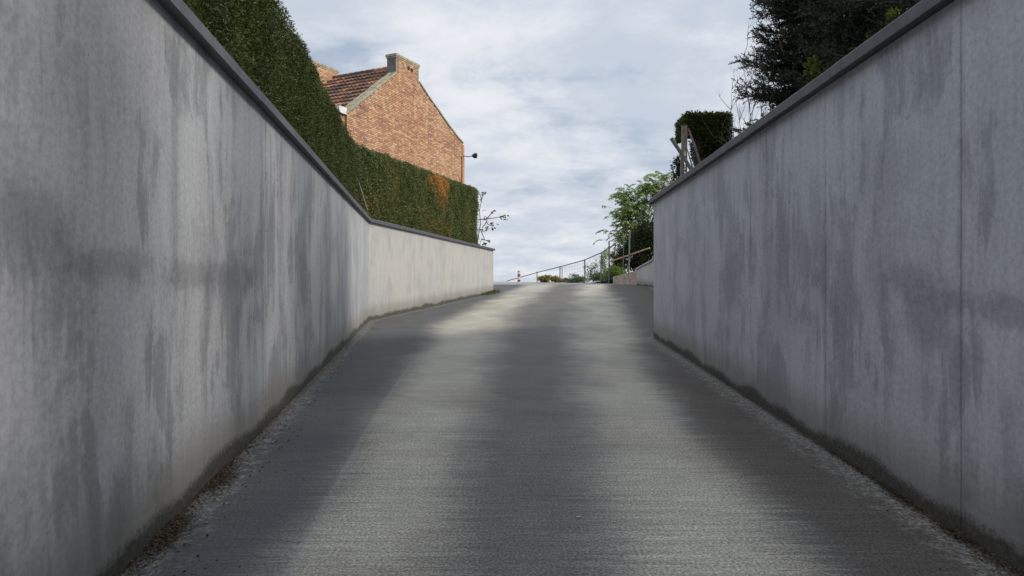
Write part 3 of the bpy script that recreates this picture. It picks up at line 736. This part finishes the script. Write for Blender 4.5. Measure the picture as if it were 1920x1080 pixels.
def leafblob(P0, size, n, L, W, r_, clumps=14, box=False):
    c = r_.uniform(-1, 1, (clumps, 3)) if box else unit(r_.normal(size=(clumps, 3)))*r_.uniform(.3, 1, (clumps, 1))
    idx = r_.integers(0, clumps, n); off = r_.normal(size=(n, 3))*.24
    Q = c[idx]+off
    if box: Q = np.clip(Q, -1.05, 1.05)
    P = P0+Q*np.array(size)
    D_ = unit(unit(Q)+r_.normal(size=(n, 3))*.7)
    return leaves(P, D_, L*r_.uniform(.6, 1.4, n), W*r_.uniform(.6, 1.4, n))
def shrub(name, label, cat, loc, size, n, L, W, mat, seed, group=None, clumps=16, stems=5, box=False):
    r_ = np.random.default_rng(seed); root = tag(empty(name, loc), label, cat, group)
    V = leafblob(np.array([0, 0, size[2]]), size, n, L, W, r_, clumps, box); f = quad_mesh('foliage', V, M[mat], root); f['kind'] = 'stuff'
    mb = MB()
    for i in range(stems):
        a = r_.uniform(0, 6.28); e = Vector((math.cos(a)*size[0]*.7, math.sin(a)*size[1]*.7, size[2]*r_.uniform(1.0, 1.7)))
        mb.tube([(0, 0, -.1), e*.5+Vector((0, 0, .1)), e], [.03*size[2], .02*size[2], .006], 5, False)
    o = mb.build('stems', M['bark'], root); return root

for (pxx, pyy, d_, lb) in ((1690, 60, 8.0, 'bright green leafy sprig low in the conifers near the top right'), (1640, 95, 8.6, 'yellow green sprig above the coping between two conifers'), (1545, 140, 9.6, 'small bright green sprig just above the right wall coping')):
    q_ = at(pxx, pyy, d_); shrub('green_sprig', lb, 'sprig', (q_.x, q_.y, q_.z-.30), (.16, .12, .26), 420, .075, .034, 'sprig', int(pxx), clumps=7, stems=4)

# topiary bush on a trellis of old posts
top = tag(empty('clipped_bush', (3.53, 12.6, 1.4)), 'square topped clipped bush growing over old wooden posts behind the right wall', 'bush')
r_ = np.random.default_rng(21)
n = 60000; Q = r_.uniform(-1, 1, (n, 3)); k_ = r_.integers(0, 3, n); sgn = np.where(r_.uniform(size=n) < .5, -1, 1)
for ax in range(3): Q[k_ == ax, ax] = (sgn*r_.uniform(.72, 1.04, n))[k_ == ax]
Q += r_.normal(size=(n, 3))*.03
keep = ~((Q[:, 0] < -.35) & (Q[:, 2] < .45))            # open gap on the left below the top
keep &= ~((np.sin(Q[:, 0]*6+1)+np.sin(Q[:, 2]*7)+np.sin(Q[:, 1]*6)) < -1.5)
Q = Q[keep]; n = len(Q)
V = leaves(np.array([0, 0, .93])+Q*np.array([.385, .35, .66]), unit(unit(Q)+r_.normal(size=(n, 3))*.6), .062*r_.uniform(.6, 1.4, n), .026)
f = quad_mesh('foliage', V, M['topiary'], top); f['kind'] = 'stuff'
mb = MB()
for i in range(26):
    a = r_.uniform(-.28, .28); e = Vector((a+r_.uniform(-.08, .08), r_.uniform(-.25, .25), r_.uniform(1.0, 1.5)))
    mb.tube([(a*.3-.1, r_.uniform(-.1, .1), -.1), e*.55, e], [.022, .014, .005], 5, False)

mb.build('stems', M['bark'], top)
mb = MB(); mb.box((-.09, -.24, .1), (.29, .24, 1.48)); mb.box((-.26, -.22, 1.28), (-.09, .22, 1.46)); mb.build('inner_growth', M['gcore'], top)
# timber posts
def post(name, label, a, b, r0, r1, cat='post', sq=False):
    mb = MB(); a = Vector(a); b = Vector(b); n_ = 5
    pts = [a.lerp(b, i/n_)+Vector((random.uniform(-.006, .006), 0, 0)) for i in range(n_+1)]
    mb.tube(pts, [r0+(r1-r0)*i/n_+random.uniform(-.003, .003) for i in range(n_+1)], 8)
    return tag(mb.build(name, M['timber'], smooth=False), label, cat)
A = lambda x, y, d=12.0: at(x, y, d)
post('timber_post', 'thicker upright grey wooden post under the square clipped bush', A(1279, 345), A(1281, 236), .038, .034)
post('timber_post', 'thin pale wooden post standing right beside the thick grey post', A(1286.5, 345, 12.1), A(1287, 235, 12.1), .018, .016)
post('timber_pole', 'thick grey pole leaning out to the left across the upright posts', A(1304, 330, 11.8), A(1259, 259, 11.8), .034, .032, 'pole')
post('timber_pole', 'slim grey pole leaning inwards below the clipped bush', A(1318, 320, 12.0), A(1291, 241, 12.0), .022, .018, 'pole')
# wisps beside the posts
shrub('small_bush', 'small loose leafy bush beside the foot of the wooden posts', 'bush', A(1266, 345, 13.0), (.13, .2, .25), 900, .05, .024, 'darkshrub', 33, clumps=10, stems=4)

# bare twiggy shrubs
def bare(name, label, loc, H, seed, lean=0, n=3):
    r_ = random.Random(seed); mb = MB()
    def grow(p, d, L, r, dep):
        pts = [p]; n_ = 5
        for i in range(n_):
            d = (d+Vector((r_.gauss(0, .08), r_.gauss(0, .08), .05 if dep == 0 else .02))).normalized(); pts.append(pts[-1]+d*L/n_)
        mb.tube(pts, [r*(1-.8*i/n_) for i in range(n_+1)], 4, False)
        if dep < 2:
            for i in range(11 if dep == 0 else 2):
                k_ = r_.randint(1, n_); q = pts[k_]; s = Vector((r_.uniform(-1, 1), r_.uniform(-1, 1), r_.uniform(.1, .9))).normalized()
                grow(q, (d*.6+s*.8).normalized(), L*(.30 if dep == 0 else .5)*r_.uniform(.6, 1.3), r*.5, dep+1)
    for i in range(n): grow(Vector((r_.uniform(-.05, .05), r_.uniform(-.1, .1), 0)), Vector((lean+r_.uniform(-.12, .12), 0, 1)).normalized(), H*r_.uniform(.8, 1.05), .011, 0)
    o = mb.build(name, M['twig']); o.location = loc; return tag(o, label, 'bare shrub', 'bare twiggy shrubs behind the right wall')
bare('bare_shrub', 'bare upright twiggy shrub next to the square clipped bush', (3.74, 11.1, 1.4), 1.85, 2, 0.0, 3)
bare('bare_shrub', 'bare twiggy shrub with its twigs reaching into the dark conifer', (3.95, 11.2, 1.4), 2.1, 5, .02, 3)

# pinnate-leaved tree at the top right end of the drive
def pinnate(name, label, loc, specs, seed, mat='compound', LL=.85, lf=.23, lw_=.085, trunk=.1):
    r_ = np.random.default_rng(seed); root = tag(empty(name, loc), label, 'tree')
    mb = MB(); V = []; tw = MB()
    for (e, spread, n) in [(q[0], q[1], int(q[2]*1.05)) for q in specs]:
        e = np.array(e, float)
        mb.tube([(0, 0, -.3), tuple(e*.35+np.array([.1, 0, .4])), tuple(e*.75), tuple(e)], [trunk, trunk*.7, trunk*.4, .02], 6, False)
        for i in range(n):
            b = e+r_.normal(size=3)*np.array([spread, spread, spread*.8])
            a = r_.uniform(0, 6.283); outw = np.array([math.cos(a), math.sin(a), r_.uniform(.2, .9)]); L = LL*r_.uniform(.6, 1.2)
            m_ = 11; s = np.linspace(.1, 1, m_); rach = b+outw*L*s[:, None]*.8+np.array([0, 0, -.9])*L*(s[:, None]**2)*.75
            tang = np.gradient(rach, axis=0); tang = unit(tang); side = unit(np.cross(tang, [0, 0, 1.]))
            for sg in (-1, 1):
                dd_ = unit(tang*.45+side*sg+np.array([0, 0, -.55])+r_.normal(size=(m_, 3))*.15)
                V.append(leaves(rach, dd_, lf*r_.uniform(.7, 1.2, m_), lw_, flat=np.broadcast_to([0, 0, 1.], (m_, 3))+r_.normal(size=(m_, 3))*.3))
            tw.tube([tuple(rach[0]), tuple(rach[5]), tuple(rach[-1])], [.008, .006, .003], 3, False)
            tw.tube([tuple(e+(b-e)*.0), tuple(b), tuple(rach[0])], [.014, .01, .008], 3, False)
    mb.build('trunk', M['bark'], root, True); o = tw.build('branches', M['bark'], root); o['kind'] = 'stuff'
    f = quad_mesh('foliage', np.concatenate(V), M[mat], root); f['kind'] = 'stuff'
    return root
c0 = at(1195, 500, 54.0)
def rel(px_, py_, D=54.0): q = at(px_, py_, D)-c0; return (q.x, q.y, q.z)
pinnate('pinnate_tree', 'light green tree with drooping feathery leaves above the far end of the right wall', c0,
        [(rel(1168, 365), .40, 34), (rel(1178, 385), .6, 60), (rel(1190, 400), .9, 80), (rel(1208, 380), .7, 50), (rel(1215, 352), .55, 45), (rel(1168, 408), .5, 34),
         (rel(1172, 430), .6, 50), (rel(1190, 435), .9, 70), (rel(1228, 350), .6, 45), (rel(1245, 352), .6, 36), (rel(1166, 450), .4, 24), (rel(1250, 330), .35, 14)], 41)
shrub('dark_shrub', 'dense dark ivy like shrub tucked against the end of the right wall', 'shrub', at(1212, 500, 50), (.95, 1.0, 1.75), 9000, .16, .09, 'darkshrub', 42, clumps=40, stems=6)
shrub('dark_shrub', 'dark green shrub behind the metal posts on the bank', 'shrub', at(1186, 502, 51.5), (.95, .8, 1.0), 7000, .15, .08, 'darkshrub', 43, clumps=24, stems=5)
shrub('green_shrub', 'bright green bush at the foot of the bank beside the tan wall stub', 'shrub', at(1152, 530, 54), (.85, .7, .62), 3600, .15, .08, 'compound', 44, clumps=18)
shrub('green_shrub', 'mid green bush behind the ladder like gate frame', 'shrub', at(1160, 505, 55), (.55, .6, .75), 2600, .15, .08, 'vine', 45, clumps=14)
shrub('grey_shrub', 'grey green low bush behind the fence left of the gate frame', 'shrub', at(1128, 531, 57), (.75, .6, .50), 2400, .14, .06, 'sh_green', 46, clumps=12)
shrub('pink_shrub', 'loose pinkish flowering bush behind the mesh fence', 'shrub', at(1113, 527, 58), (.7, .5, .75), 800, .13, .06, 'sh_green', 47, clumps=12, stems=8)
shrub('grey_shrub', 'low grey green bush spreading behind the middle fence posts', 'shrub', at(1080, 531, 60), (.95, .5, .32), 2200, .14, .06, 'sh_green', 48, clumps=12)
shrub('red_shrub', 'small reddish bush beside the double fence post', 'shrub', at(1064, 531, 61), (.5, .4, .20), 1100, .12, .06, 'sh_red', 49, clumps=8)
shrub('autumn_shrub', 'yellow green autumn bush right of the leftmost fence post', 'shrub', at(1022, 531, 64), (.62, .5, .38), 2200, .12, .07, 'sh_yellow', 50, clumps=10)
shrub('autumn_shrub', 'orange tinged autumn bush beside the double fence post', 'shrub', at(1043, 531, 63), (.52, .5, .36), 1900, .12, .07, 'sh_yellow', 51, clumps=10)
shrub('pinnate_shrub', 'slender light green bush rising through the fence rail', 'shrub', at(1133, 515, 57), (.35, .4, 1.05), 700, .16, .06, 'compound', 52, clumps=12, stems=4)

# ------------------------------------------------------------------ fence and ironwork at the top
fence = tag(empty('wire_fence', at(1096, 530, 56)), 'low wire mesh fence with dark top rail at the crest of the driveway', 'fence')
fo = fence.location
pl_ = [(950, 527, 74), (975, 520, 70), (1007, 511, 66), (1051, 500, 61), (1096, 487.5, 56.5), (1127, 474, 53.5), (1142, 465, 52), (1155, 456, 51.2)]
rail = [at(*p)-fo for p in pl_]
mb = MB(); mb.tube(rail, .042, 6); mb.build('top_rail', M['metal'], fence)
for (pxx, pyy, d_, r_q) in [(1007, 509, 66, .05), (1050, 499, 61, .05), (1054, 501, 60.7, .03), (1096.5, 486, 56.5, .06), (1128, 475, 53.5, .045)]:
    a = at(pxx, pyy, d_)-fo; mb = MB(); lean = -.12 if pxx == 1128 else 0
    mb.tube([a, a+Vector((lean, 0, -(a.z+fo.z)-.45))], r_q, 6); mb.build('post', M['metal'], fence)
mb = MB()
for i in range(3, 6):
    for k_ in range(9):
        p = rail[i].lerp(rail[i+1], (k_+.5)/9); mb.tube([p, (p.x, p.y, -fo.z-.3)], .006, 3, False)
    for z_ in (.25, .55, .85): mb.tube([rail[i]+Vector((0, 0, -z_)), rail[i+1]+Vector((0, 0, -z_))], .006, 3, False)
o = mb.build('wire_mesh', M['metal'], fence); o['kind'] = 'stuff'
def iron(name, label, cat, segs, root_at, mat='metal', names=None):
    root = tag(empty(name, root_at), label, cat)
    for i, (a, b, r_q) in enumerate(segs):
        mb = MB(); mb.tube([a-root.location, b-root.location], r_q, 6); mb.build(names[i] if names else 'bar', M[mat], root)
    return root
iron('gate_frame', 'dark metal gate frame standing at the top of the fence beside the feathery tree', 'gate',
     [(at(1142, 532, 52), at(1142, 452, 52), .06), (at(1150, 500, 52.3), at(1154, 455, 51.6), .045), (at(1142, 453, 52), at(1157, 446, 51.5), .03), (at(1147, 480, 52.2), at(1152, 479, 52), .03), (at(1143, 474, 52.2), at(1152, 470, 52), .02)],
     at(1142, 532, 52), names=['post', 'post', 'top_bar', 'cross_bar', 'cross_bar'])
iron('metal_post', 'tall dark metal post standing right of the thin one in front of the dark shrub', 'post', [(at(1179, 512, 48.5), at(1180.5, 434, 48.5), .06)], at(1179, 512, 48.5), names=['shaft'])
iron('metal_post', 'thin metal post between the gate frame and the tall dark post', 'post', [(at(1168, 516, 49.2), at(1169.5, 450, 49.2), .028)], at(1168, 516, 49.2), names=['shaft'])
iron('rusty_rail', 'long pale rusty rail rising to the right in front of the dark shrub', 'rail', [(at(1143, 491, 51.5), at(1218, 465, 46.2), .055)], at(1143, 491, 51.5), 'rust', names=['rail'])
# red and white marker post
m, t, bs = newmat('marker red'); bs.inputs['Base Color'].default_value = (.50, .05, .04, 1); bs.inputs['Roughness'].default_value = .5
mk = tag(empty('marker_post', at(973, 531, 58)), 'small red and white banded marker post at the crest of the driveway', 'marker post')
mb = MB(); mb.tube([(0, 0, -.1), (0, 0, 1.0)], .13, 10); mb.build('shaft', M['white'], mk)
for z_, h_ in ((.12, .18), (.55, .22)):
    mb = MB(); mb.tube([(0, 0, z_), (0, 0, z_+h_)], .135, 10); mb.build('red_band', m, mk)
mb = MB(); mb.tube([(0, 0, .97), (0, 0, 1.03), (0, 0, 1.08)], [.135, .11, .03], 10); mb.build('red_cap', m, mk)

# ------------------------------------------------------------------ young tree branches past the hedge end
c0 = at(897, 470, 33.4)
yt = tag(empty('young_tree', c0), 'thin young tree with sparse leaves poking out past the end of the left hedge', 'tree')
def rr_(px_, py_): return at(px_, py_, 33.4)-c0
brs = [[(892, 470), (901, 420), (899, 395), (903, 375), (908, 360)], [(897, 412), (915, 410), (932, 408), (946, 405)], [(896, 470), (903, 448), (908, 455)], [(901, 430), (909, 450)],
       [(912, 411), (914, 420), (925, 425)], [(913, 415), (904, 428)], [(903, 375), (901, 365)], [(903, 448), (918, 453)], [(912, 411), (926, 395)]]
mb = MB()
for b in brs:
    pts = [rr_(*p) for p in b]; mb.tube(pts, [.028-.018*i/len(pts) for i in range(len(pts))], 5, False)
mb.build('branches', M['twig'], yt)
cl = [(908, 360, 7), (902, 363, 5), (901, 373, 4), (926, 395, 7), (910, 408, 6), (941, 407, 8), (948, 403, 5), (949, 411, 5), (922, 418, 7), (912, 426, 6), (907, 431, 5), (924, 428, 7), (932, 420, 3), (908, 457, 8), (918, 451, 9), (902, 460, 4), (905, 392, 2)]
Ps = []; Ds = []
for (pxx, pyy, n_) in cl:
    b = rr_(pxx, pyy)
    for i in range(n_): Ps.append(np.array(b)+rng.normal(size=3)*.035); Ds.append([random.uniform(-1, 1), random.uniform(-1, 1), random.uniform(-.8, .2)])
f = quad_mesh('foliage', leaves(np.array(Ps), np.array(Ds), .15*rng.uniform(.6, 1.3, len(Ps)), .09), M['vine'], yt); f['kind'] = 'stuff'

# ------------------------------------------------------------------ litter and small plants
def litter(name, label, side, d0, d1, n, mat, L, W, spread, patches=None):
    P = []; D_ = []
    for i in range(n):
        if patches:
            pc = patches[rng.integers(0, len(patches))]; d = rng.normal(pc[0], pc[1]); s = abs(rng.normal(0, pc[2]))+.015
        else: d = d0+(d1-d0)*rng.uniform()**1.3; s = abs(rng.normal(0, spread))+.01
        x = (left_x(d)+s) if side < 0 else (right_x(d)-s)
        P.append((x, d, rz(d)+.004+rng.uniform(0, .010))); a = rng.uniform(0, 6.283); D_.append((math.cos(a), math.sin(a), rng.uniform(-.05, .45)))
    P = np.array(P); n = len(P)
    return quad_mesh(name, leaves(P, np.array(D_), L*rng.uniform(.5, 1.5, n), W*rng.uniform(.5, 1.5, n), flat=np.broadcast_to([0, 0, 1.], (n, 3))+rng.normal(size=(n, 3))*.35), mat)
o = litter('leaf_litter', '', -1, 2, 17, 5200, M['dead'], .015, .008, .04, [(3.72, .16, .07), (3.9, .1, .06), (4.68, .13, .07), (4.8, .16, .05), (3.72, .16, .05), (5.5, 1.6, .02)])
tag(o, 'brown leaf and moss litter gathered at the foot of the left wall', 'leaf litter', kind='stuff')
o = litter('leaf_litter', '', 1, 2, 12, 3600, M['dead'], .015, .009, .03, [(3.3, .2, .05), (3.75, .12, .04), (4.3, .15, .04), (4.9, .5, .02), (2.9, .15, .05), (6.5, 1.2, .015)])
tag(o, 'brown leaf litter gathered at the foot of the right wall', 'leaf litter', kind='stuff')
def grit(name, label, side, n, mat, r0, r1, d0, d1, spread, off=.02, seed=3):
    r_ = random.Random(seed); mb = MB()
    for i in range(n):
        d = d0+(d1-d0)*r_.random()**1.5; s = off+abs(r_.gauss(0, spread)); x = (left_x(d)+s) if side < 0 else (right_x(d)-s)
        r = r_.uniform(r0, r1); z = rz(d); h = r*.6; j = lambda: r_.uniform(.6, 1.2)*r
        mb.add([(x-j(), d-j(), z-.003), (x+j(), d-j(), z-.003), (x+j(), d+j(), z-.003), (x-j(), d+j(), z-.003), (x+r*.2, d, z+h)], [(0, 1, 4), (1, 2, 4), (2, 3, 4), (3, 0, 4)])
    return tag(mb.build(name, mat), label, 'grit', kind='stuff')
grit('grit', 'pale grit and crumbled concrete along the foot of the left wall', -1, 5000, M['grit'], .003, .010, 2.4, 22, .06, .02, 3)
grit('grit', 'pale grit along the foot of the right wall', 1, 3500, M['grit'], .003, .009, 2.4, 13.6, .06, .02, 4)
grit('moss_crumbs', 'dark moss crumbs scattered beside the left wall foot', -1, 320, M['blackgrit'], .003, .009, 2.9, 16, .22, .05, 5)
grit('moss_crumbs', 'dark moss crumbs scattered beside the right wall foot', 1, 160, M['blackgrit'], .004, .010, 2.9, 10, .12, .05, 6)
# tufts by the end of the left wall
n = 900; base = np.array([[left_x(33.8)+abs(random.gauss(0, .14)), 33.9+random.gauss(-.6, .9), 0] for _ in range(n)])
base[:, 0] = [left_x(min(b_[1], 33.9))+abs(random.gauss(0, .13)) for b_ in base]; base[:, 2] = [rz(b_[1])-.02 for b_ in base]
o = quad_mesh('grass_tuft', leaves(base, rng.normal(size=(n, 3))*.35+np.array([.1, 0, 1]), .16*rng.uniform(.4, 1.3, n), .018), M['grass'])
tag(o, 'dry grass tuft at the foot of the far end of the left wall', 'grass', kind='stuff')
# single yellow leaf on the concrete
q = Vector(at(1085, 971, 1)); dly = 1.5/(( 971-528)/1280+.028); p = Vector(((1085-960)/1280*dly, dly, rz(dly)+.004))
mb = MB(); L_ = .018
mb.add([(p.x-L_, p.y, p.z), (p.x-.3*L_, p.y-.6*L_, p.z+.004), (p.x+L_, p.y-.1*L_, p.z+.006), (p.x+.2*L_, p.y+.7*L_, p.z+.003), (p.x-.6*L_, p.y+.5*L_, p.z+.003)], [(0, 1, 2, 3, 4)])
tag(mb.build('fallen_leaf', simple('yellow leaf', (.62, .58, .22), .7, .15, 30)), 'small yellow leaf lying alone on the driveway in the foreground', 'leaf')
